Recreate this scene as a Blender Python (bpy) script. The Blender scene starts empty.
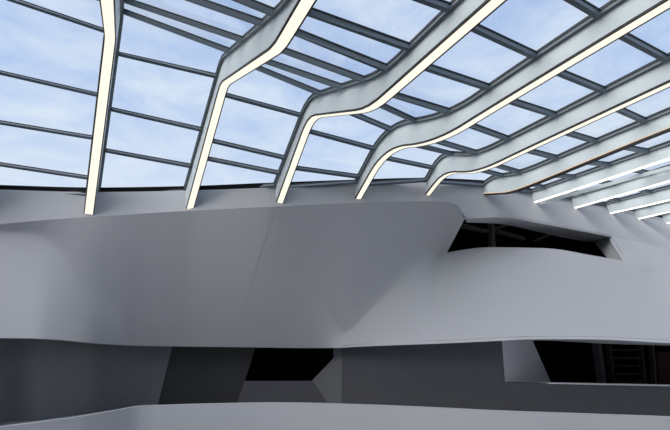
import bpy, bmesh, math
from mathutils import Vector, Matrix

# ------------------------------------------------------------------ camera
# World frame: X runs along the hall (beam to beam), Y towards the far facade,
# Z up, camera at the origin of the design grid.  One grid unit is 4 metres.
U = 4.0
F = 440.0
CX, CY = 335.0, 215.0
VX, VY = 1206.6, 347.5
_p = math.atan((VY - CY) / F)
UPc = Vector((0, -math.cos(_p), math.sin(_p)))          # world up in (right, down, forward)
Ac = Vector((VX - CX, VY - CY, F)).normalized()          # along the hall
Lc = UPc.cross(Ac).normalized()
if Lc.z < 0:
    Lc.negate()
right = Vector((Ac.x, Lc.x, UPc.x))
down = Vector((Ac.y, Lc.y, UPc.y))
fwd = Vector((Ac.z, Lc.z, UPc.z))

sc = bpy.context.scene
col = sc.collection
cam_d = bpy.data.cameras.new('camera')
cam = bpy.data.objects.new('camera', cam_d)
col.objects.link(cam)
rot = Matrix((right, -down, -fwd)).transposed()
cam.matrix_world = rot.to_4x4()
cam_d.sensor_width = 36.0
cam_d.lens = 36.0 * F / 670.0
cam_d.clip_end = 500
sc.camera = cam

# ------------------------------------------------------------------ sky and exposure
sc.view_settings.view_transform = 'Standard'
sc.view_settings.look = 'None'
sc.view_settings.gamma = 1.0
sc.view_settings.use_curve_mapping = False
sc.view_settings.exposure = 0.0
SKY_STRENGTH = 1.0
LED_STRENGTH = 1.10
GLOW_DIR = (-0.78, -0.12, 0.60)
GLOW_LEVEL = 3.1

world = bpy.data.worlds.new('sky')
sc.world = world
world.use_nodes = True
wn = world.node_tree
for n in list(wn.nodes):
    wn.nodes.remove(n)


def wnode(t, **kw):
    n = wn.nodes.new(t)
    for k, v in kw.items():
        setattr(n, k, v)
    return n


tc = wnode('ShaderNodeTexCoord')
sep = wnode('ShaderNodeSeparateXYZ')
wn.links.new(tc.outputs['Generated'], sep.inputs[0])
# blue that pales towards the horizon
grad = wnode('ShaderNodeValToRGB')
grad.color_ramp.elements[0].position = 0.0
grad.color_ramp.elements[0].color = (0.10, 0.11, 0.12, 1)
e = grad.color_ramp.elements.new(0.02)
e.color = (0.72, 0.80, 0.94, 1)
e = grad.color_ramp.elements.new(0.30)
e.color = (0.68, 0.78, 0.95, 1)
e = grad.color_ramp.elements.new(0.50)
e.color = (0.48, 0.62, 0.90, 1)
grad.color_ramp.elements[-1].position = 1.0
grad.color_ramp.elements[-1].color = (0.30, 0.44, 0.74, 1)
wn.links.new(sep.outputs['Z'], grad.inputs[0])
# clouds on a flat layer overhead
zmax = wnode('ShaderNodeMath', operation='MAXIMUM')
zmax.inputs[1].default_value = 0.08
wn.links.new(sep.outputs['Z'], zmax.inputs[0])
dv = wnode('ShaderNodeVectorMath', operation='DIVIDE')
comb = wnode('ShaderNodeCombineXYZ')
for k in range(3):
    wn.links.new(zmax.outputs[0], comb.inputs[k])
wn.links.new(tc.outputs['Generated'], dv.inputs[0])
wn.links.new(comb.outputs[0], dv.inputs[1])
cl = wnode('ShaderNodeTexNoise')
cl.inputs['Scale'].default_value = 2.6
cl.inputs['Detail'].default_value = 8
cl.inputs['Roughness'].default_value = 0.62
cl.inputs['Distortion'].default_value = 0.5
wn.links.new(dv.outputs[0], cl.inputs['Vector'])
cr = wnode('ShaderNodeValToRGB')
cr.color_ramp.elements[0].position = 0.38
cr.color_ramp.elements[0].color = (0, 0, 0, 1)
cr.color_ramp.elements[1].position = 0.68
cr.color_ramp.elements[1].color = (0.85, 0.85, 0.85, 1)
wn.links.new(cl.outputs[0], cr.inputs[0])
mixc = wnode('ShaderNodeMix', data_type='RGBA')
mixc.inputs['B'].default_value = (0.78, 0.86, 0.97, 1)
wn.links.new(grad.outputs[0], mixc.inputs['A'])
up_only = wnode('ShaderNodeMath', operation='MULTIPLY')
zpos = wnode('ShaderNodeMath', operation='GREATER_THAN')
zpos.inputs[1].default_value = 0.0
wn.links.new(sep.outputs['Z'], zpos.inputs[0])
wn.links.new(cr.outputs[0], up_only.inputs[0])
wn.links.new(zpos.outputs[0], up_only.inputs[1])
wn.links.new(up_only.outputs[0], mixc.inputs['Factor'])
# broad glow added to the unseen sky at left to brighten beams and walls
glow_dot = wnode('ShaderNodeVectorMath', operation='DOT_PRODUCT')
glow_dot.inputs[1].default_value = Vector(GLOW_DIR).normalized()
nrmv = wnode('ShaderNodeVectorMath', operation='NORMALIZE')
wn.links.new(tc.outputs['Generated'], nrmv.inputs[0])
wn.links.new(nrmv.outputs[0], glow_dot.inputs[0])
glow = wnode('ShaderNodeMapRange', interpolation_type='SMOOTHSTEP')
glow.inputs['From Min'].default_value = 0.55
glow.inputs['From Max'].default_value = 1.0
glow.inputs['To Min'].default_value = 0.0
glow.inputs['To Max'].default_value = GLOW_LEVEL
wn.links.new(glow_dot.outputs['Value'], glow.inputs['Value'])
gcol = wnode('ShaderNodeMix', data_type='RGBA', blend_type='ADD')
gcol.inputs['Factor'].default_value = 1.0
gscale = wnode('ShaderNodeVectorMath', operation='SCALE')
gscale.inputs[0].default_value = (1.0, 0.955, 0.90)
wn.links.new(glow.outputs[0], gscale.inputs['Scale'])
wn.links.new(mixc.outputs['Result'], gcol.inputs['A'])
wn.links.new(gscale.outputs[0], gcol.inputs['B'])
bg = wnode('ShaderNodeBackground')
bg.inputs['Strength'].default_value = SKY_STRENGTH
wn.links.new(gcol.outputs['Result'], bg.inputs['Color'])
wo = wnode('ShaderNodeOutputWorld')
wn.links.new(bg.outputs[0], wo.inputs[0])


# ------------------------------------------------------------------ materials
def mat(name, color, rough=0.6, spec=0.3, metal=0.0, var=0.03, scale=1.5):
    m = bpy.data.materials.new(name)
    m.use_nodes = True
    nt = m.node_tree
    b = nt.nodes['Principled BSDF']
    b.inputs['Roughness'].default_value = rough
    b.inputs['Metallic'].default_value = metal
    b.inputs['Specular IOR Level'].default_value = spec
    t = nt.nodes.new('ShaderNodeTexCoord')
    n = nt.nodes.new('ShaderNodeTexNoise')
    n.inputs['Scale'].default_value = scale
    n.inputs['Detail'].default_value = 4
    r = nt.nodes.new('ShaderNodeValToRGB')
    r.color_ramp.elements[0].position = 0.3
    r.color_ramp.elements[1].position = 0.7
    r.color_ramp.elements[0].color = tuple(max(0, c * (1 - var)) for c in color) + (1,)
    r.color_ramp.elements[1].color = tuple(min(1, c * (1 + var)) for c in color) + (1,)
    nt.links.new(t.outputs['Object'], n.inputs['Vector'])
    nt.links.new(n.outputs[0], r.inputs[0])
    nt.links.new(r.outputs[0], b.inputs['Base Color'])
    return m


def emit(name, color, strength):
    m = bpy.data.materials.new(name)
    m.use_nodes = True
    nt = m.node_tree
    for n in list(nt.nodes):
        nt.nodes.remove(n)
    em = nt.nodes.new('ShaderNodeEmission')
    em.inputs[0].default_value = color + (1,)
    em.inputs[1].default_value = strength
    o = nt.nodes.new('ShaderNodeOutputMaterial')
    nt.links.new(em.outputs[0], o.inputs[0])
    return m


def glass_mat():
    m = bpy.data.materials.new('roof_glass')
    m.use_nodes = True
    nt = m.node_tree
    for n in list(nt.nodes):
        nt.nodes.remove(n)
    tr = nt.nodes.new('ShaderNodeBsdfTransparent')
    tr.inputs[0].default_value = (0.95, 0.975, 0.985, 1)
    gl = nt.nodes.new('ShaderNodeBsdfGlossy')
    gl.inputs['Roughness'].default_value = 0.02
    lw = nt.nodes.new('ShaderNodeLayerWeight')
    lw.inputs['Blend'].default_value = 0.5
    pw = nt.nodes.new('ShaderNodeMath')
    pw.operation = 'POWER'
    pw.inputs[1].default_value = 4.0
    nt.links.new(lw.outputs['Facing'], pw.inputs[0])
    fr = nt.nodes.new('ShaderNodeMath')
    fr.operation = 'MULTIPLY_ADD'
    fr.inputs[1].default_value = 0.45
    fr.inputs[2].default_value = 0.02
    nt.links.new(pw.outputs[0], fr.inputs[0])
    mx = nt.nodes.new('ShaderNodeMixShader')
    o = nt.nodes.new('ShaderNodeOutputMaterial')
    nt.links.new(fr.outputs[0], mx.inputs[0])
    nt.links.new(tr.outputs[0], mx.inputs[1])
    nt.links.new(gl.outputs[0], mx.inputs[2])
    nt.links.new(mx.outputs[0], o.inputs[0])
    return m


M = dict(
    plaster=mat('white_plaster', (0.52, 0.52, 0.535), 0.75, 0.12, var=0.008, scale=0.4),
    beam=mat('beam_paint', (0.69, 0.745, 0.745), 0.5, 0.22, var=0.04, scale=0.8),
    steel=mat('grey_blue_steel', (0.10, 0.13, 0.155), 0.35, 0.4),
    gasket=mat('black_gasket', (0.022, 0.028, 0.035), 0.5, 0.3),
    bar=mat('glazing_bar_metal', (0.15, 0.175, 0.19), 0.4, 0.4),
    edge=mat('dark_strip_edge', (0.035, 0.03, 0.028), 0.5, 0.3),
    led=emit('warm_light_strip', (1.0, 0.94, 0.80), LED_STRENGTH),
    led_white=emit('white_light_strip', (1.0, 0.95, 0.88), 1.9),
    led_dim=emit('dim_light_strip', (1.0, 0.80, 0.58), 0.8),
    unlit=mat('unlit_diffuser', (0.05, 0.04, 0.035), 0.4, 0.3),
    charcoal_pale=mat('pale_charcoal_paint', (0.225, 0.225, 0.24), 0.7, 0.15),  # charcoal in a paler tone, for the left wall and corner pieces
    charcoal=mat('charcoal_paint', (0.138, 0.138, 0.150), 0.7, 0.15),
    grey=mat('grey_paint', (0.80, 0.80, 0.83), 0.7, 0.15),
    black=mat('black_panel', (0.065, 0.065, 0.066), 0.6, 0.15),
    dark=mat('interior_gloom', (0.010, 0.010, 0.011), 0.8, 0.05),  # gloom of the unlit rooms, put into a near-black colour
    brown=mat('dim_concrete', (0.24, 0.22, 0.20), 0.8, 0.1),
    floor=mat('pale_stone', (0.45, 0.45, 0.46), 0.5, 0.2),
    glass=glass_mat(),
)


# ------------------------------------------------------------------ helpers
def at(x, y, d):
    """Point on the sight line of pixel (x, y) at forward depth d (grid units)."""
    return right * ((x - CX) / F * d) + down * ((y - CY) / F * d) + fwd * d


def at_y(x, y, u):
    r = at(x, y, 1.0)
    return r * (u / r.y)


def at_z(x, y, h):
    r = at(x, y, 1.0)
    return r * (h / r.z)


def tag(o, label=None, cat=None, group=None, kind=None):
    if label: o['label'] = label
    if cat: o['category'] = cat
    if group: o['group'] = group
    if kind: o['kind'] = kind
    return o


def link(name, verts, faces, mats, parent=None, fmat=None, smooth=False, origin=None):
    """One mesh object; vertices are in grid units and become metres here."""
    vs = [Vector(v) * U for v in verts]
    og = Vector(origin) * U if origin is not None else (Vector((0, 0, 0)) if parent else sum(vs, Vector()) / len(vs))
    po = parent.location if parent else Vector()
    if parent and parent.parent:
        po = po + parent.parent.location
    me = bpy.data.meshes.new(name)
    base = po if parent else og
    me.from_pydata([v - base for v in vs], [], faces)
    mats = mats if isinstance(mats, (list, tuple)) else [mats]
    for m in mats:
        me.materials.append(m)
    if fmat:
        for p, k in zip(me.polygons, fmat):
            p.material_index = k
    bm = bmesh.new()
    bm.from_mesh(me)
    bmesh.ops.recalc_face_normals(bm, faces=bm.faces)
    bm.to_mesh(me)
    bm.free()
    if smooth:
        for p in me.polygons:
            p.use_smooth = True
    me.update()
    o = bpy.data.objects.new(name, me)
    col.objects.link(o)
    if parent:
        o.parent = parent
    else:
        o.location = og
    return o


def empty(name, loc):
    o = bpy.data.objects.new(name, None)
    o.location = Vector(loc) * U
    o.empty_display_size = 0.3
    col.objects.link(o)
    return o


def lerp(a, b, t):
    return a + (b - a) * t


def table(rows):
    """Piecewise-linear lookup x -> tuple, rows sorted by x."""
    def fn(x):
        if x <= rows[0][0]: return rows[0][1:]
        for a, b in zip(rows, rows[1:]):
            if x <= b[0]:
                t = (x - a[0]) / (b[0] - a[0])
                t2 = t
                return tuple(lerp(p, q, t2) for p, q in zip(a[1:], b[1:]))
        return rows[-1][1:]
    return fn


def smooth_table(rows):
    """Catmull-Rom (monotone-ish) lookup x -> tuple."""
    xs = [r[0] for r in rows]
    n = len(rows)

    def fn(x):
        x = min(max(x, xs[0]), xs[-1])
        i = 0
        while i < n - 2 and x > xs[i + 1]:
            i += 1
        h = xs[i + 1] - xs[i]
        t = (x - xs[i]) / h
        out = []
        for k in range(1, len(rows[0])):
            y = [r[k] for r in rows]
            def slope(j):
                if j == 0: return (y[1] - y[0]) / (xs[1] - xs[0])
                if j == n - 1: return (y[-1] - y[-2]) / (xs[-1] - xs[-2])
                a = (y[j] - y[j - 1]) / (xs[j] - xs[j - 1]); b = (y[j + 1] - y[j]) / (xs[j + 1] - xs[j])
                if a * b <= 0: return 0.0
                return 2 * a * b / (a + b)
            m0, m1 = slope(i) * h, slope(i + 1) * h
            t2, t3 = t * t, t * t * t
            out.append((2 * t3 - 3 * t2 + 1) * y[i] + (t3 - 2 * t2 + t) * m0 + (-2 * t3 + 3 * t2) * y[i + 1] + (t3 - t2) * m1)
        return tuple(out)
    return fn


def chaikin(pts, n, keep=0.25):
    for _ in range(n):
        out = [pts[0]]
        for a, b in zip(pts, pts[1:]):
            q = tuple(lerp(a[k], b[k], keep) for k in range(2)); r = tuple(lerp(a[k], b[k], 1 - keep) for k in range(2))
            out += [q, r]
        out.append(pts[-1])
        pts = out
    return pts


def tight(pts, r):
    """Keep corners crisp: add points r before and after every corner."""
    out = [pts[0]]
    for a, b, c in zip(pts, pts[1:], pts[2:]):
        la, lc = math.hypot(b[0] - a[0], b[1] - a[1]), math.hypot(c[0] - b[0], c[1] - b[1])
        ra, rc = min(r / la, .45), min(r / lc, .45)
        out += [(lerp(b[0], a[0], ra), lerp(b[1], a[1], ra)), b, (lerp(b[0], c[0], rc), lerp(b[1], c[1], rc))]
    out.append(pts[-1])
    return out


def resample(pts, n):
    d = [0.0]
    for a, b in zip(pts, pts[1:]):
        d.append(d[-1] + math.hypot(b[0] - a[0], b[1] - a[1]))
    out = []
    j = 0
    for i in range(n):
        t = d[-1] * i / (n - 1)
        while j < len(d) - 2 and d[j + 1] < t:
            j += 1
        f = (t - d[j]) / max(1e-9, d[j + 1] - d[j])
        out.append((lerp(pts[j][0], pts[j + 1][0], f), lerp(pts[j][1], pts[j + 1][1], f)))
    return out


def grid_faces(nc, nr, skip=None):
    f = []
    for i in range(nc - 1):
        for j in range(nr - 1):
            if skip and skip(i, j):
                continue
            a = i * nr + j
            f.append((a, a + nr, a + nr + 1, a + 1))
    return f


def sheet(name, rows_of_pts, material, offset, parent=None, skip=None, smooth=True):
    """A surface of columns of points, given thickness by a second skin at +offset."""
    nc, nr = len(rows_of_pts), len(rows_of_pts[0])
    vs = [p for c in rows_of_pts for p in c]
    fs = grid_faces(nc, nr, skip)
    n = len(vs)
    off = offset if callable(offset) else (lambda p: Vector(offset))
    vs2 = [p + off(p) for p in vs]
    edges = {}
    for f in fs:
        for a, b in zip(f, f[1:] + f[:1]):
            edges[(a, b)] = edges.get((a, b), 0) + 1
    side = [(a, b, b + n, a + n) for (a, b) in edges if (b, a) not in edges]
    allf = fs + [tuple(reversed([i + n for i in f])) for f in fs]
    used = set(i for f in allf + side for i in f)
    remap = {}
    verts = []
    for i, v in enumerate(vs + vs2):
        if i in used:
            remap[i] = len(verts)
            verts.append(v)
    # rim faces get their own vertices, so the lip stays crisp under smooth shading
    faces = [tuple(remap[i] for i in f) for f in allf]
    src = vs + vs2
    for f in side:
        k = len(verts)
        verts += [src[i] for i in f]
        faces.append((k, k + 1, k + 2, k + 3))
    return link(name, verts, faces, material, parent, smooth=smooth)


BACK = Vector((0, 1, 0))

# ------------------------------------------------------------------ hall shell
def box(name, lo, hi, m, parent=None):
    x0, y0, z0 = lo
    x1, y1, z1 = hi
    v = [(x0, y0, z0), (x1, y0, z0), (x1, y1, z0), (x0, y1, z0), (x0, y0, z1), (x1, y0, z1), (x1, y1, z1), (x0, y1, z1)]
    f = [(0, 3, 2, 1), (4, 5, 6, 7), (0, 1, 5, 4), (1, 2, 6, 5), (2, 3, 7, 6), (3, 0, 4, 7)]
    return link(name, v, f, m, parent)


FLOOR_Z = -2.2
tag(box('floor', (-3.1, -2.2, FLOOR_Z - .1), (12.2, 10.5, FLOOR_Z), M['floor']), 'pale stone floor of the hall far below the gallery', 'floor', kind='structure')
tag(box('wall_front', (-3.1, -2.25, FLOOR_Z), (10.6, -2.15, 2.6), M['plaster']), 'white wall of the hall behind the viewpoint', 'wall', kind='structure')
tag(box('wall_left', (-3.1, -2.1, FLOOR_Z), (-3.0, 10.0, 2.6), M['plaster']), 'white end wall of the hall, left of the view', 'wall', kind='structure')
tag(box('wall_right', (10.6, -2.1, FLOOR_Z), (10.7, 6.0, 2.9), M['plaster']), 'white end wall of the hall beyond the last roof beam', 'wall', kind='structure')

# --- the swept facade -------------------------------------------------
# top edge of the overhang (lower edge of the fascia), mid line (crease, balcony rim), bottom lip
#        c    xt   yt    dt     xm   ym    dm     xb   yb   db
FAC = [(0, -120, 230, 6.7,  -120, 236, 6.7,  -120, 336, 4.6),
       (1,  -40, 226.5, 6.5,  -40, 233, 6.6,   -40, 337, 4.8),
       (2,    0, 224, 6.45,    0, 232, 6.55,    0, 338, 5.5),
       (3,   40, 220.5, 6.43,  38, 238, 6.6,    34, 338.5, 5.6),
       (4,   66, 218.5, 6.42, 64, 258, 6.5,   60, 340, 5.85),
       (5,   88, 217, 6.42,  84, 285, 6.5,    86, 342.5, 6.15),
       (6,  115, 215.5, 6.44, 112, 295, 6.62,   112, 344.5, 6.62),
       (7,  150, 213, 6.47, 150, 290, 6.78,   150, 346, 7.0),
       (8,  186, 211, 6.47, 186, 280, 6.78,   186, 346.5, 7.08),
       (9,  232, 208.7, 6.25, 232, 278, 6.6,  232, 347, 6.95),
       (10, 276, 206.5, 6.0, 276, 277, 6.4,  276, 347.5, 6.8),
       (11, 318, 204.5, 6.04, 318, 290, 6.42,  318, 348, 6.65),
       (12, 355, 203, 6.1,  345, 330, 6.55,  338, 347.8, 6.4),
       (13, 390, 202, 6.22, 372, 306, 6.62,  358, 346.8, 6.15),
       (14, 424, 201.2, 6.35, 400, 277, 6.72, 380, 345.8, 5.95),
       (15, 446, 201.8, 6.42, 422, 259, 6.85,  402, 345, 5.82),
       (16, 459, 206, 6.46, 434, 255, 6.95,  415, 344.5, 5.75),
       (17, 465, 218.5, 6.5, 447, 252.5, 7.0,  430, 344, 5.68),
       (18, 500, 217.2, 6.6, 490, 247.2, 6.85, 480, 341.8, 5.45),
       (19, 540, 223.5, 6.82, 545, 248.2, 6.68, 540, 339.2, 5.25),
       (20, 575, 230, 7.08,  590, 255, 6.58,  592, 339.4, 5.12),
       (21, 612, 237, 7.38, 628, 262, 6.55,  632, 341, 5.05),
       (22, 640, 242.5, 7.6, 655, 268, 6.5, 660, 342.6, 5.02),
       (23, 675, 249, 7.85,  690, 275, 6.4,   695, 344, 5.0),
       (24, 760, 262, 8.6,  770, 288, 6.2,   770, 346, 5.0)]
fac = smooth_table(FAC)
CL, CR = 17.0, 21.0
cols = []
STEP = 6
NU, NL = 12, 14
for i in range(24 * STEP + 1):
    c = i / STEP
    xt, yt, dt, xm, ym, dm, xb, yb, db = fac(c)
    line = []
    for j in range(NU + 1):
        t = j / NU
        line.append((lerp(xt, xm, t), lerp(yt, ym, t), lerp(dt, dm, t)))
    for j in range(1, NL + 1):
        t = j / NL
        line.append((lerp(xm, xb, t), lerp(ym, yb, t), lerp(dm, db, t)))
    cols.append(line)
# soften the crease left of the balcony and right of it, where the photo shows a rolled transition
ncol, nrow = len(cols), NU + NL + 1
base = []
res = []
for c in cols:
    y0, d0, y1, d1 = c[0][1], c[0][2], c[-1][1], c[-1][2]
    b = [lerp(d0, d1, (p[1] - y0) / (y1 - y0)) for p in c]
    base.append(b)
    res.append([p[2] - q for p, q in zip(c, b)])
for it in range(40):
    new = [list(c) for c in res]
    for i in range(1, ncol - 1):
        c = i / STEP
        for j in range(1, nrow - 1):
            if CL - 0.4 <= c <= CR + 0.6:
                if abs(j - NU) <= 4 or it > 8:
                    continue
            if abs(c - CL) < 0.8 and j < NU + 2:
                continue
            dd = (res[i][j - 1] + res[i][j + 1] + res[i - 1][j] + res[i + 1][j]) / 4
            new[i][j] = lerp(res[i][j], dd, 0.6)
    res = new
cols = [[(p[0], p[1], b + r) for p, b, r in zip(c, bb, rr_)] for c, bb, rr_ in zip(cols, base, res)]
pts = [[at(*p) for p in c] for c in cols]
iL, iR = int(CL * STEP), int(CR * STEP)
wall_back = sheet('wall_back', pts, M['plaster'], BACK * 0.06,
                  skip=lambda i, j: j < NU and iL <= i < iR)
tag(wall_back, 'huge sweeping white plaster facade that overhangs the dark recess and swells into a balcony at right', 'wall', kind='structure')

# fascia under the glass roof
FT = [(-120, 186, 6.75), (-40, 188, 6.6), (0, 189.5, 6.65), (95, 192, 6.62), (185, 190.5, 6.75), (272, 187.5, 6.12), (353, 184.5, 6.15),
      (423, 182.5, 6.45), (482, 184.5, 6.72), (535, 193, 7.2), (574, 200.5, 7.65), (610, 207, 8.13), (640, 213, 8.76), (690, 224, 9.4), (780, 240, 10.0)]
ft = smooth_table(FT)
fpts = []
e1 = [(r[1], r[2], r[3]) for r in FAC]
e1f = smooth_table([(r[1], r[2], r[3]) for r in FAC])
for i in range(150):
    x = -118 + i * (755 + 118) / 149
    y1, d1 = e1f(x)
    y0, d0 = ft(x)
    a = at(x, y0, d0)
    b = at(x, y1, d1)
    fpts.append([a.lerp(b, j / 5) for j in range(6)])
tag(sheet('wall_upper', fpts, M['plaster'], BACK * 0.05), 'pale curved fascia band along the foot of the glass roof where the beams land', 'wall', kind='structure')

# flat roof behind the fascia closes the building off above the gallery
rp = []
for c in fpts:
    rp.append([c[0] + Vector((0, 0.02, 0)), c[0] + Vector((0, 3.0, 0.05))])
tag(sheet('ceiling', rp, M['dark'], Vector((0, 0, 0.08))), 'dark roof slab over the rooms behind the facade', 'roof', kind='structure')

# soffit under the facade lip
lip = [c[-1] for c in pts]
tag(sheet('trim_1', [[p + Vector((0, .055, -.001)), p + BACK * 0.75 + Vector((0, 0, -.001))] for p in lip], M['plaster'], Vector((0, 0, 0.04))),
    'narrow soffit under the lower lip of the sweeping facade', 'soffit', kind='structure')

# lower white parapet
PAR = [(-120, 443, 3.75), (-40, 433, 3.95), (0, 427, 4.04), (40, 422, 4.25), (80, 416.5, 4.55), (110, 411.5, 4.95), (142, 406, 5.45), (165, 405.2, 5.55), (205, 404, 5.68), (270, 402.8, 5.8),
       (300, 403, 5.78), (340, 404, 5.69), (420, 407, 5.4), (500, 411, 5.06), (600, 414.5, 4.85), (670, 417, 4.68), (760, 421, 4.5)]
pf = smooth_table(PAR)
pp = []
for i in range(120):
    x = -120 + i * 880 / 119
    y, d = pf(x)
    a = at(x, y, d)
    tow = Vector((-a.x, -a.y, 0)).normalized()
    pp.append([a, a + tow * 0.03 + Vector((0, 0, -.12)), a + tow * 0.12 + Vector((0, 0, -.5)), a + tow * 0.16 + Vector((0, 0, -1.0)), Vector((a.x, a.y, FLOOR_Z))])
tag(sheet('wall_lower', pp, M['plaster'], lambda p: Vector((p.x, p.y, 0)).normalized() * 0.07), 'low white curved parapet in front of the dark recess at the bottom', 'parapet', kind='structure')
# gallery floor behind the parapet
gp = []
for i in range(60):
    x = -120 + i * 880 / 59
    y, d = pf(x)
    a = at(x, y, d)
    w = Vector((a.x, a.y, 0)).normalized()
    gp.append([a + w * 0.05 + Vector((0, 0, -.25)), a + w * 3.4 + Vector((0, 0, -.25))])
tag(sheet('trim_2', gp, M['floor'], Vector((0, 0, -.06))), 'gallery floor hidden behind the low white parapet', 'floor', kind='structure')

# --- recessed dark band ----------------------------------------------
lipd = smooth_table([(r[7], r[9]) for r in FAC])


def rd(x, extra=0.32):
    return lipd(x)[0] + extra


def piece(name, tl, tr, br, bl, m, extra=0.32, nx=16, ny=6, thick=0.05, parent=None, dfun=None):
    c = []
    for i in range(nx + 1):
        t = i / nx
        a = (lerp(tl[0], tr[0], t), lerp(tl[1], tr[1], t))
        b = (lerp(bl[0], br[0], t), lerp(bl[1], br[1], t))
        ln = []
        for j in range(ny + 1):
            s = j / ny
            x, y = lerp(a[0], b[0], s), lerp(a[1], b[1], s)
            ln.append(at(x, y, dfun(x, y) if dfun else rd(x, extra)))
        c.append(ln)
    return sheet(name, c, m, BACK * thick, parent)


w = piece('wall_recess', (-110, 334), (174.5, 338), (152, 428), (-110, 445), M['charcoal_pale'], nx=40)
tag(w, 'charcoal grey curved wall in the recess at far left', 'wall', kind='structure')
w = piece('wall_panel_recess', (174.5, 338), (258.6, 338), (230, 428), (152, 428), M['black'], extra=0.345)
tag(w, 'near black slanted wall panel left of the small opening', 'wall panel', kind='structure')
# wall around the small opening
w = empty('wall_recess_middle', at(290, 400, rd(290)))
tag(w, 'dark grey low wall and angled corner around the small black opening', 'wall', kind='structure')
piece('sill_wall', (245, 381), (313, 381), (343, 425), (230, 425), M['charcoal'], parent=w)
piece('corner_wall', (335, 358), (343.3, 353), (343.3, 425), (313, 381), M['charcoal_pale'], parent=w, nx=6)
piece('corner_post', (335, 341), (343.3, 341), (343.3, 353.2), (335, 358.2), M['charcoal_pale'], parent=w, nx=3)

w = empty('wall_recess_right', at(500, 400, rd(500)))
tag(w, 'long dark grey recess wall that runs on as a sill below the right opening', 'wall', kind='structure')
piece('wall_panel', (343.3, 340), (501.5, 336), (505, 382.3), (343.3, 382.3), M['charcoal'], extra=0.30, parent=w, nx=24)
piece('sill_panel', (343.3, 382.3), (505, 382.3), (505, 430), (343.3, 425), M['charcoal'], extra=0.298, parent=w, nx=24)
sp = []
for i in range(21):
    x = 505 + i * (760 - 505) / 20
    y0 = lerp(382.3, 385.6, (x - 505) / 165)
    a = at(x, y0, rd(x, .298))
    b = at(x, y0 + 48, rd(x, .298))
    a2 = at(x, y0 - .2, rd(x, .298)) + BACK * 0.16
    sp.append([a2, a, b])
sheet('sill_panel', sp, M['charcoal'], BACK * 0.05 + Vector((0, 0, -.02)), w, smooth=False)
led_ = []
for i in range(21):
    x = 549 + i * (760 - 549) / 20
    y0 = lerp(382.0, 385.3, (x - 505) / 165)
    a = at(x, y0, rd(x, .285))
    led_.append([a, a + BACK * 0.2])
tag(sheet('sill_lit_edge', led_, M['grey'], Vector((0, 0, -.012)), w), 'thin lit edge of the sill, put into pale colour')  # lit top edge of the sill, put into a paler colour
w = piece('trim_5', (501.5, 336), (530.5, 336), (551, 382.2), (505, 382.2), M['grey'], nx=8,
          dfun=lambda x, y: rd(x, .30) + max(0, (x - 502)) * 0.014)
tag(w, 'pale grey triangular reveal at the left end of the right opening', 'reveal', kind='structure')


def room(name, tl, tr, br, bl, d0, depth, label, m):
    f = [at(*tl, d0[0]), at(*tr, d0[1]), at(*br, d0[1]), at(*bl, d0[0])]
    f = [p + BACK * .42 for p in f]
    b = [p + Vector((0, 1, 0)) * depth for p in f]
    v = f + b
    fs = [(4, 5, 6, 7), (0, 1, 5, 4), (1, 2, 6, 5), (2, 3, 7, 6), (3, 0, 4, 7)]
    return tag(link(name, v, fs, m), label, 'room', kind='structure')


room('wall_room', (222, 330), (362, 330), (362, 406), (222, 406), (rd(235), rd(345)), 1.2, 'unlit room, its gloom painted black, seen through the small slanted opening', M['dark'])
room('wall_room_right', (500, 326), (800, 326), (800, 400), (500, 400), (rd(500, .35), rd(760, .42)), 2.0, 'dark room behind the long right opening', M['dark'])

# faint posts and shelves in the right opening
def bar(name, p, q, wid, dep, m, parent=None):
    """Upright or level square bar between two points (grid units)."""
    p, q = Vector(p), Vector(q)
    d = (q - p).normalized()
    side = d.cross(BACK)
    if side.length < 1e-3: side = Vector((1, 0, 0))
    side.normalize()
    bk = side.cross(d).normalized()
    vs = []
    for e_ in (p, q):
        for a, b in ((-1, -1), (1, -1), (1, 1), (-1, 1)):
            vs.append(e_ + side * a * wid / 2 + bk * b * dep / 2)
    fs = [(0, 1, 2, 3), (4, 7, 6, 5), (0, 4, 5, 1), (1, 5, 6, 2), (2, 6, 7, 3), (3, 7, 4, 0)]
    return link(name, vs, fs, m, parent)


M['post'] = mat('dim_post', (0.06, 0.06, 0.065), 0.6, 0.2)
M['maroon'] = mat('maroon_board', (0.05, 0.016, 0.018), 0.6, 0.2)
M['shelf'] = mat('dim_board', (0.035, 0.034, 0.03), 0.6, 0.2)
DPO = 5.9
for k, (x0, x1, wd, mm, nm, lb) in enumerate((
        (595, 603, 0.085, 'post', 'column', 'dim grey slanting column inside the right opening'),
        (650, 655, 0.05, 'shelf', 'column', 'thin dark column beside the maroon board in the right opening'))):
    o = bar(nm, at(x0, 330, DPO), at(x1, 393, DPO), wd, wd, M[mm])
    tag(o, lb, 'column', 'columns in the right opening')
sh = empty('louvre_screen', at(625, 392, DPO + .25))
tag(sh, 'dim louvred screen between the two columns in the right opening', 'screen')
for k in range(5):
    y = 350 + k * 8
    bar('slat', at(612, y, DPO + .25), at(642, y, DPO + .25), 0.03, 0.05, M['shelf'], sh)
bar('frame', at(608, 340, DPO + .25), at(613, 392, DPO + .25), .06, .06, M['shelf'], sh)
bar('frame', at(639, 340, DPO + .25), at(645, 392, DPO + .25), .06, .06, M['shelf'], sh)
o = piece('wall_board', (658, 352), (700, 352), (700, 392), (660, 392), M['maroon'], dfun=lambda x, y: DPO + .3, nx=2, ny=2)
tag(o, 'dark maroon board at the right edge of the right opening', 'board')

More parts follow.
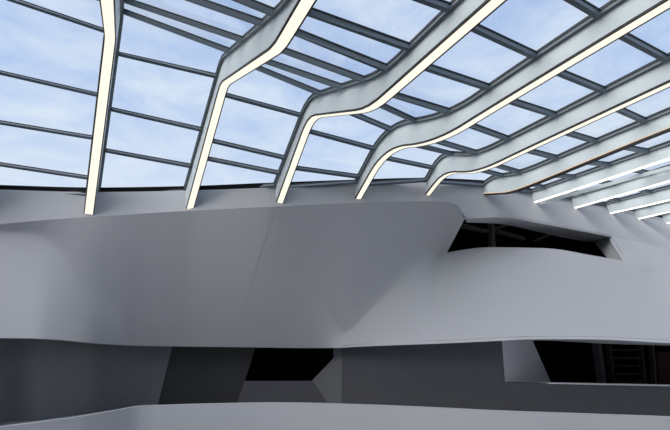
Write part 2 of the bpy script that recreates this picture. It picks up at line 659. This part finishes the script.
# --- upper balcony opening -------------------------------------------
sof_rows = [(465, 218.5, 6.5, 467, 222.5, 6.75), (500, 217.2, 6.6, 500, 224, 7.05), (540, 223.5, 6.82, 540, 232.5, 7.35), (575, 230, 7.08, 570, 239, 7.65), (612, 237, 7.38, 595, 243.2, 7.95)]
sf = smooth_table([(i,) + r for i, r in enumerate(sof_rows)])
sp = []
for i in range(33):
    xt, yt, dt, xi, yi, di = sf(i / 8)
    # follow the exact lip edge of the facade top
    a = at(xt, e1f(xt)[0], e1f(xt)[1])
    b = at(xi, yi, di)
    sp.append([a, a.lerp(b, .5), b])
tag(sheet('trim_3', sp, M['plaster'], Vector((0, 0, .04))), 'grey tapering soffit over the upper balcony opening', 'soffit', kind='structure')
a, b = at(612, 237, 7.38), at(628.5, 262.5, 6.55)
c_, d_ = at(595, 243.2, 7.95), at(607.5, 258.5, 7.2)
rv = []
for i in range(9):
    t = i / 8
    rv.append([a.lerp(c_, t), b.lerp(d_, t)])
tag(sheet('trim_4', rv, M['plaster'], Vector((.04, 0.02, 0))), 'slanting grey reveal at the right end of the upper balcony opening', 'reveal', kind='structure')
tl, tr, br, bl = at(440, 195, 7.3), at(640, 225, 8.3), at(650, 285, 7.2), at(432, 262, 7.1)
f4 = [tl, tr, br, bl]
v = [p + BACK * .12 for p in f4] + [p + BACK * 2.0 for p in f4]
tag(link('wall_room_upper', v, [(4, 5, 6, 7), (0, 1, 5, 4), (1, 2, 6, 5), (2, 3, 7, 6), (3, 0, 4, 7)], M['dark']), 'unlit room, its gloom painted black, behind the upper balcony opening', 'room', kind='structure')
DB = 7.9
o = bar('column', at(491, 222, DB), at(492, 252, DB), .09, .09, M['brown']); tag(o, 'dim concrete column inside the upper balcony opening', 'column')
o = bar('ceiling_beam', at(462, 226, DB - .1), at(486, 231.5, DB - .05), .07, .08, M['brown']); tag(o, 'dim ceiling beam left of the column in the upper opening', 'beam', 'beams in the upper opening')
o = bar('ceiling_beam', at(486, 231, DB), at(512, 224, DB + .3), .06, .08, M['brown']); tag(o, 'short dim ceiling beam rising right of the column in the upper opening', 'beam', 'beams in the upper opening')
o = bar('ceiling_beam', at(496, 231, DB), at(524, 239, DB + .3), .06, .08, M['brown']); tag(o, 'dim ceiling beam dropping right of the column in the upper opening', 'beam', 'beams in the upper opening')
o = bar('ceiling_beam', at(534, 241, DB + .3), at(556, 232, DB + .5), .04, .06, M['brown']); tag(o, 'faint ceiling beam in the right half of the upper opening', 'beam', 'beams in the upper opening')

# fine joint in the overhanging facade
M['joint'] = mat('joint_filler', (0.50, 0.50, 0.51), 0.8, 0.1)
jt = []
for k in range(13):
    y = lerp(214, 326, k / 12)
    x = lerp(274.5, 240, k / 12) - 2.0 * math.sin(math.pi * k / 12)
    c = int(9 * STEP)
    while cols[c + 1][0][0] < x: c += 1
    col_ = cols[c]
    jj = 0
    while jj < nrow - 2 and col_[jj + 1][1] < y: jj += 1
    t = (y - col_[jj][1]) / (col_[jj + 1][1] - col_[jj][1])
    dA = lerp(col_[jj][2], col_[jj + 1][2], t)
    dB = lerp(cols[c + 1][jj][2], cols[c + 1][jj + 1][2], t)
    d = lerp(dA, dB, (x - col_[0][0]) / (cols[c + 1][0][0] - col_[0][0])) - 0.003
    jt.append([at(x - .3, y, d), at(x + .3, y, d)])
sheet('panel_joint', jt, M['joint'], BACK * 0.02, wall_back)

# ------------------------------------------------------------------ roof beams
WIDTHS = [.125, .125, .107, .10, .095, .085, .06, .052, .05, .05, .05, .05]
# s (left face), lower curve, upper curve as (y, z) corner polygons from the foot inwards
BEAMS = [
    (-1.80, [(7.9, 1.9), (5.6, 3.9), (3.4, 3.0), (2.6, 2.3), (-2.1, 2.2)], [(8.1, 2.3), (5.75, 4.3), (3.2, 3.3), (2.2, 2.55), (-2.1, 2.42)]),
    (-0.375, [(7.10, 1.87), (5.18, 3.56), (2.9, 2.69), (1.2, 2.16), (-2.1, 2.15)], [(7.3, 2.2), (5.27, 3.98), (2.7, 3.0), (1.0, 2.38), (-2.1, 2.37)]),
    (0.94, [(6.49, 1.97), (4.80, 3.11), (2.85, 2.30), (2.1, 2.32), (0, 2.16), (-2.1, 2.15)], [(6.77, 2.32), (4.75, 3.42), (2.55, 2.47), (1.8, 2.36), (0, 2.36), (-2.1, 2.36)]),
    (1.94, [(5.40, 1.90), (4.40, 2.72), (3.05, 2.12), (1.5, 2.14), (-2.1, 2.14)], [(5.47, 2.15), (4.35, 2.95), (2.75, 2.31), (1.5, 2.33), (-2.1, 2.34)]),
    (2.94, [(4.98, 1.99), (4.24, 2.46), (3.30, 2.11), (2.4, 2.135), (-2.1, 2.14)], [(4.95, 2.20), (4.14, 2.74), (3.05, 2.30), (2.2, 2.33), (-2.1, 2.34)]),
    (3.94, [(4.69, 2.12), (4.27, 2.34), (3.72, 2.10), (2.9, 2.12), (-2.1, 2.15)], [(4.66, 2.31), (4.25, 2.62), (3.7, 2.33), (3.0, 2.32), (-2.1, 2.35)]),
    (4.94, [(4.56, 2.25), (4.30, 2.18), (4.0, 2.10), (2.86, 2.14), (2, 2.17), (-2.1, 2.18)], [(4.52, 2.38), (4.3, 2.46), (3.85, 2.33), (3, 2.345), (-2.1, 2.37)]),
    (5.94, [(4.46, 2.24), (3.7, 2.232), (2.5, 2.232), (-2.1, 2.24)], [(4.46, 2.43), (3, 2.41), (-2.1, 2.42)]),
    (6.94, [(4.43, 2.29), (3.0, 2.28), (-2.1, 2.28)], [(4.46, 2.49), (3, 2.475), (-2.1, 2.48)]),
    (7.94, [(4.42, 2.335), (3.4, 2.29), (-2.1, 2.28)], [(4.46, 2.53), (3, 2.50), (-2.1, 2.50)]),
    (8.94, [(4.50, 2.38), (3.9, 2.375), (-2.1, 2.37)], [(4.5, 2.58), (3, 2.56), (-2.1, 2.56)]),
    (9.94, [(4.50, 2.42), (3.9, 2.41), (-2.1, 2.40)], [(4.5, 2.62), (3, 2.59), (-2.1, 2.58)]),
]
NP = 64
ORD = ['leftmost', 'first', 'second', 'third', 'fourth', 'fifth', 'sixth', 'seventh', 'eighth', 'ninth', 'tenth', 'eleventh']
LBL = [
    'white roof beam beyond the left edge of the view',
    'leftmost roof beam in view, rising almost straight up with a glowing strip',
    'second roof beam from the left, sharply stepped white beam with a glowing strip',
    'third roof beam from the left, with a high rounded shoulder and glowing strip',
    'fourth roof beam from the left, S-curved white beam with a glowing strip',
    'fifth roof beam from the left, with a low swan-neck curve above the fascia',
    'sixth roof beam from the left, its underside strip dark and unlit',
    'seventh roof beam from the left, first straight beam with a thin white strip',
    'eighth roof beam from the left, straight and thin, above the balcony reveal',
    'ninth roof beam from the left, straight and thin, last but one at right',
    'tenth roof beam, rightmost and smallest, ending in a bright spot on the wall',
    'white roof beam past the right edge of the view',
]
PROF = []


def offs(curve, dist):
    """Shift a (y, z) polyline sideways; positive is up/outwards."""
    out = []
    n = len(curve)
    for i, (y, z) in enumerate(curve):
        a = curve[max(0, i - 1)]
        b = curve[min(n - 1, i + 1)]
        ty, tz = b[0] - a[0], b[1] - a[1]
        l = math.hypot(ty, tz)
        # the curve runs from the foot (large y) towards the camera (small y)
        ny, nz = tz / l, -ty / l
        out.append((y + ny * dist, z + nz * dist))
    return out


def prism(name, lo, hi, s0, s1, m, parent):
    n = len(lo)
    vs, fs = [], []
    for i in range(n):
        vs += [(s0, lo[i][0], lo[i][1]), (s1, lo[i][0], lo[i][1]), (s1, hi[i][0], hi[i][1]), (s0, hi[i][0], hi[i][1])]
    for i in range(n - 1):
        a = i * 4
        for k in range(4):
            fs.append((a + k, a + (k + 1) % 4, a + 4 + (k + 1) % 4, a + 4 + k))
    fs.append((0, 1, 2, 3))
    fs.append(tuple(reversed([(n - 1) * 4 + k for k in range(4)])))
    return link(name, vs, fs, m, parent)


for bi, (s, lo, hi) in enumerate(BEAMS):
    W = WIDTHS[bi]
    rr = (.3, .25, .25, .45)[bi] if bi < 4 else None
    if rr:
        lo, hi = tight(lo, rr), tight(hi, rr + .1)
    lo = resample(chaikin(lo, 3), NP)
    hi = resample(chaikin(hi, 3), NP)
    PROF.append((s, lo, hi))
    t = empty('roof_beam', (s + W / 2, lo[0][0], lo[0][1]))
    tag(t, LBL[bi], 'beam', 'stepped roof beams', 'thing')
    prism('beam_body', lo, hi, s, s + W, M['beam'], t)
    b0, b1 = offs(lo, -.016), lo
    unlit = bi == 6
    tag(prism('light_strip', b0, b1, s + (.010 if bi < 6 else .005), s + W - (.010 if bi < 6 else .005), M['unlit'] if unlit else M['led' if bi < 6 else 'led_white'], t), 'dark unlit strip' if unlit else 'glowing cream light strip')
    for q0, q1 in ((s - .003, s + (.010 if bi < 6 else .005)), (s + W - (.010 if bi < 6 else .005), s + W + .003)):
        if bi >= 7:
            continue
        tag(prism('strip_edge', offs(lo, -.018 if bi < 7 else -.012), offs(lo, .002), q0, q1, M['edge'], t), 'thin dark edge of the light strip')
    if unlit:
        tag(prism('thin_light', offs(lo, -.004), offs(lo, .008), s - .006, s + .002, M['led_dim'], t), 'thin warm line of light')
    g0, g1 = offs(hi, -.034), offs(hi, .010)
    for q0, q1 in ((s - .032, s + .004), (s + W - .004, s + W + .032)):
        tag(prism('glazing_bar', g0, g1, q0, q1, M['bar'], t), 'dark grey glazing bar')
        k0 = offs(hi, .0)
        qq = (s - .036, s - .028) if q0 < s else (s + W + .028, s + W + .036)
        tag(prism('gasket', offs(hi, -.010), offs(hi, .016), qq[0], qq[1], M['gasket'], t), 'black gasket line')

# ------------------------------------------------------------------ glazed bays
# purlin positions (y) on each beam, foot end last
def on_curve(hi, y):
    """Point of an upper curve at depth y (the curves are single-valued in y)."""
    for a, b in zip(hi, hi[1:]):
        if (a[0] - y) * (b[0] - y) <= 0 and a[0] != b[0]:
            t = (y - a[0]) / (b[0] - a[0])
            return (y, lerp(a[1], b[1], t)), Vector((0, b[0] - a[0], b[1] - a[1])).normalized()
    p, q = (hi[0], hi[1]) if y > hi[0][0] else (hi[-1], hi[-2])
    return p, Vector((0, q[0] - p[0], q[1] - p[1])).normalized() * (1 if y > hi[0][0] else -1)


BAY = {
    0: [(2.4, 2.1), (3.0, 2.6), (3.6, 3.2), (4.2, 3.8), (4.75, 4.35), (5.27, 4.83), (5.86, 5.45), (6.63, 6.09), (7.19, 6.57), (7.71, 7.06)],
    1: [(1.6, 1.1), (2.3, 1.65), (3.0, 2.2), (3.5, 2.76), (3.98, 3.07), (4.64, 3.7), (5.03, 4.25), (5.63, 4.97), (6.21, 5.71), (6.69, 6.3)],
    2: [(.45, .40), (.95, .90), (1.45, 1.4), (2.0, 1.89), (2.54, 2.36), (2.99, 2.68), (3.59, 3.03), (4.18, 3.47), (4.52, 3.97), (5.17, 4.56), (5.84, 5.08), (6.13, 5.28)],
    3: [(.42, .45), (.92, .95), (1.42, 1.44), (1.95, 1.97), (2.5, 2.48), (3.2, 3.01), (3.53, 3.55), (4.23, 4.04), (4.71, 4.45), (5.18, 4.85)],
    4: [(.45, .45), (.95, .97), (1.49, 1.49), (2.03, 2.02), (2.55, 2.53), (3.14, 3.14), (4.0, 3.63), (4.23, 4.03), (4.54, 4.47)],
    5: [(.55, .6), (1.08, 1.13), (1.62, 1.66), (2.15, 2.19), (2.74, 2.73), (3.26, 3.25), (3.95, 3.82), (4.32, 4.11)],
}
SIX = [.6, 1.13, 1.66, 2.19, 2.73, 3.25, 3.82, 4.15]
SEV = [.55, 1.08, 1.6, 2.13, 2.68, 3.17, 3.68, 4.2]
BAY[6] = list(zip(SIX, SEV))
for k in (7, 8, 9, 10):
    BAY[k] = list(zip(SEV, SEV))
for bi in range(len(BEAMS) - 1):
    sA, loA, hiA = PROF[bi]
    sB, loB, hiB = PROF[bi + 1]
    x0, x1 = sA + WIDTHS[bi] + .032, sB - .032
    y0 = min(BAY[bi][0])
    back = [(y0 * (1 - f_) - 2.05 * f_,) * 2 for f_ in (1.0, .8, .6, .4, .2)]
    ya = [p[0] for p in back + BAY[bi]] + [hiA[0][0] - .02]
    yb = [p[1] for p in back + BAY[bi]] + [hiB[0][0] - .02]
    t = empty('skylight', ((x0 + x1) / 2, (ya[-1] + yb[-1]) / 2, (hiA[0][1] + hiB[0][1]) / 2))
    if bi == 0:
        lb = 'glass roof bay left of the leftmost beam in view'
    elif bi == len(BEAMS) - 2:
        lb = 'glass roof bay past the rightmost beam in view'
    else:
        lb = 'glass roof bay between the %s and %s roof beams from the left' % (ORD[bi], ORD[bi + 1])
    tag(t, lb, 'skylight', 'glass roof bays', 'thing')
    n = len(ya)
    for k in range(n):
        last = k == n - 1
        pa, ta = on_curve(hiA, ya[k])
        pb, tb = on_curve(hiB, yb[k])
        vs = []
        for x, p, tg in ((x0, pa, ta), (x1, pb, tb)):
            c = Vector((x, p[0], p[1]))
            nrm = Vector((0, tg.z, -tg.y))
            if nrm.z < 0: nrm = -nrm
            wd = .019
            for a, b in ((-wd, -.052), (wd, -.052), (wd, .004), (-wd, .004)):
                vs.append(c + tg * a + nrm * b)
            for a, b in ((-.026, -.006), (.026, -.006), (.026, .006), (-.026, .006)):
                vs.append(c + tg * a + nrm * b)
        fs, fm = [], []
        for off, mi in ((0, 0), (4, 1)):
            for q in range(4):
                fs.append((off + q, off + (q + 1) % 4, 8 + off + (q + 1) % 4, 8 + off + q)); fm.append(mi)
            fs.append((off, off + 1, off + 2, off + 3)); fm.append(mi)
            fs.append((8 + off + 3, 8 + off + 2, 8 + off + 1, 8 + off)); fm.append(mi)
        link('base_rail' if last else 'purlin', vs, fs, [M['steel'], M['gasket']], t, fm)
    for k in range(n - 1):
        vs = []
        m_ = 7
        for j in range(m_):
            f = j / (m_ - 1)
            pa, ta = on_curve(hiA, lerp(ya[k], ya[k + 1], f))
            pb, tb = on_curve(hiB, lerp(yb[k], yb[k + 1], f))
            vs += [Vector((x0 - .02, pa[0], pa[1] + .012)), Vector((x1 + .02, pb[0], pb[1] + .012))]
        fs = [(2 * j, 2 * j + 1, 2 * j + 3, 2 * j + 2) for j in range(m_ - 1)]
        link('glass_pane', vs, fs, M['glass'], t, smooth=True)

# slim pale strut from the foot of the seventh beam to the next one
o = bar('roof_strut', (6.0, 4.38, 2.205), (6.86, 2.88, 2.43), .05, .03, M['beam'])
tag(o, 'slim pale strut slanting from the foot of the seventh beam towards the eighth', 'strut', kind='thing')
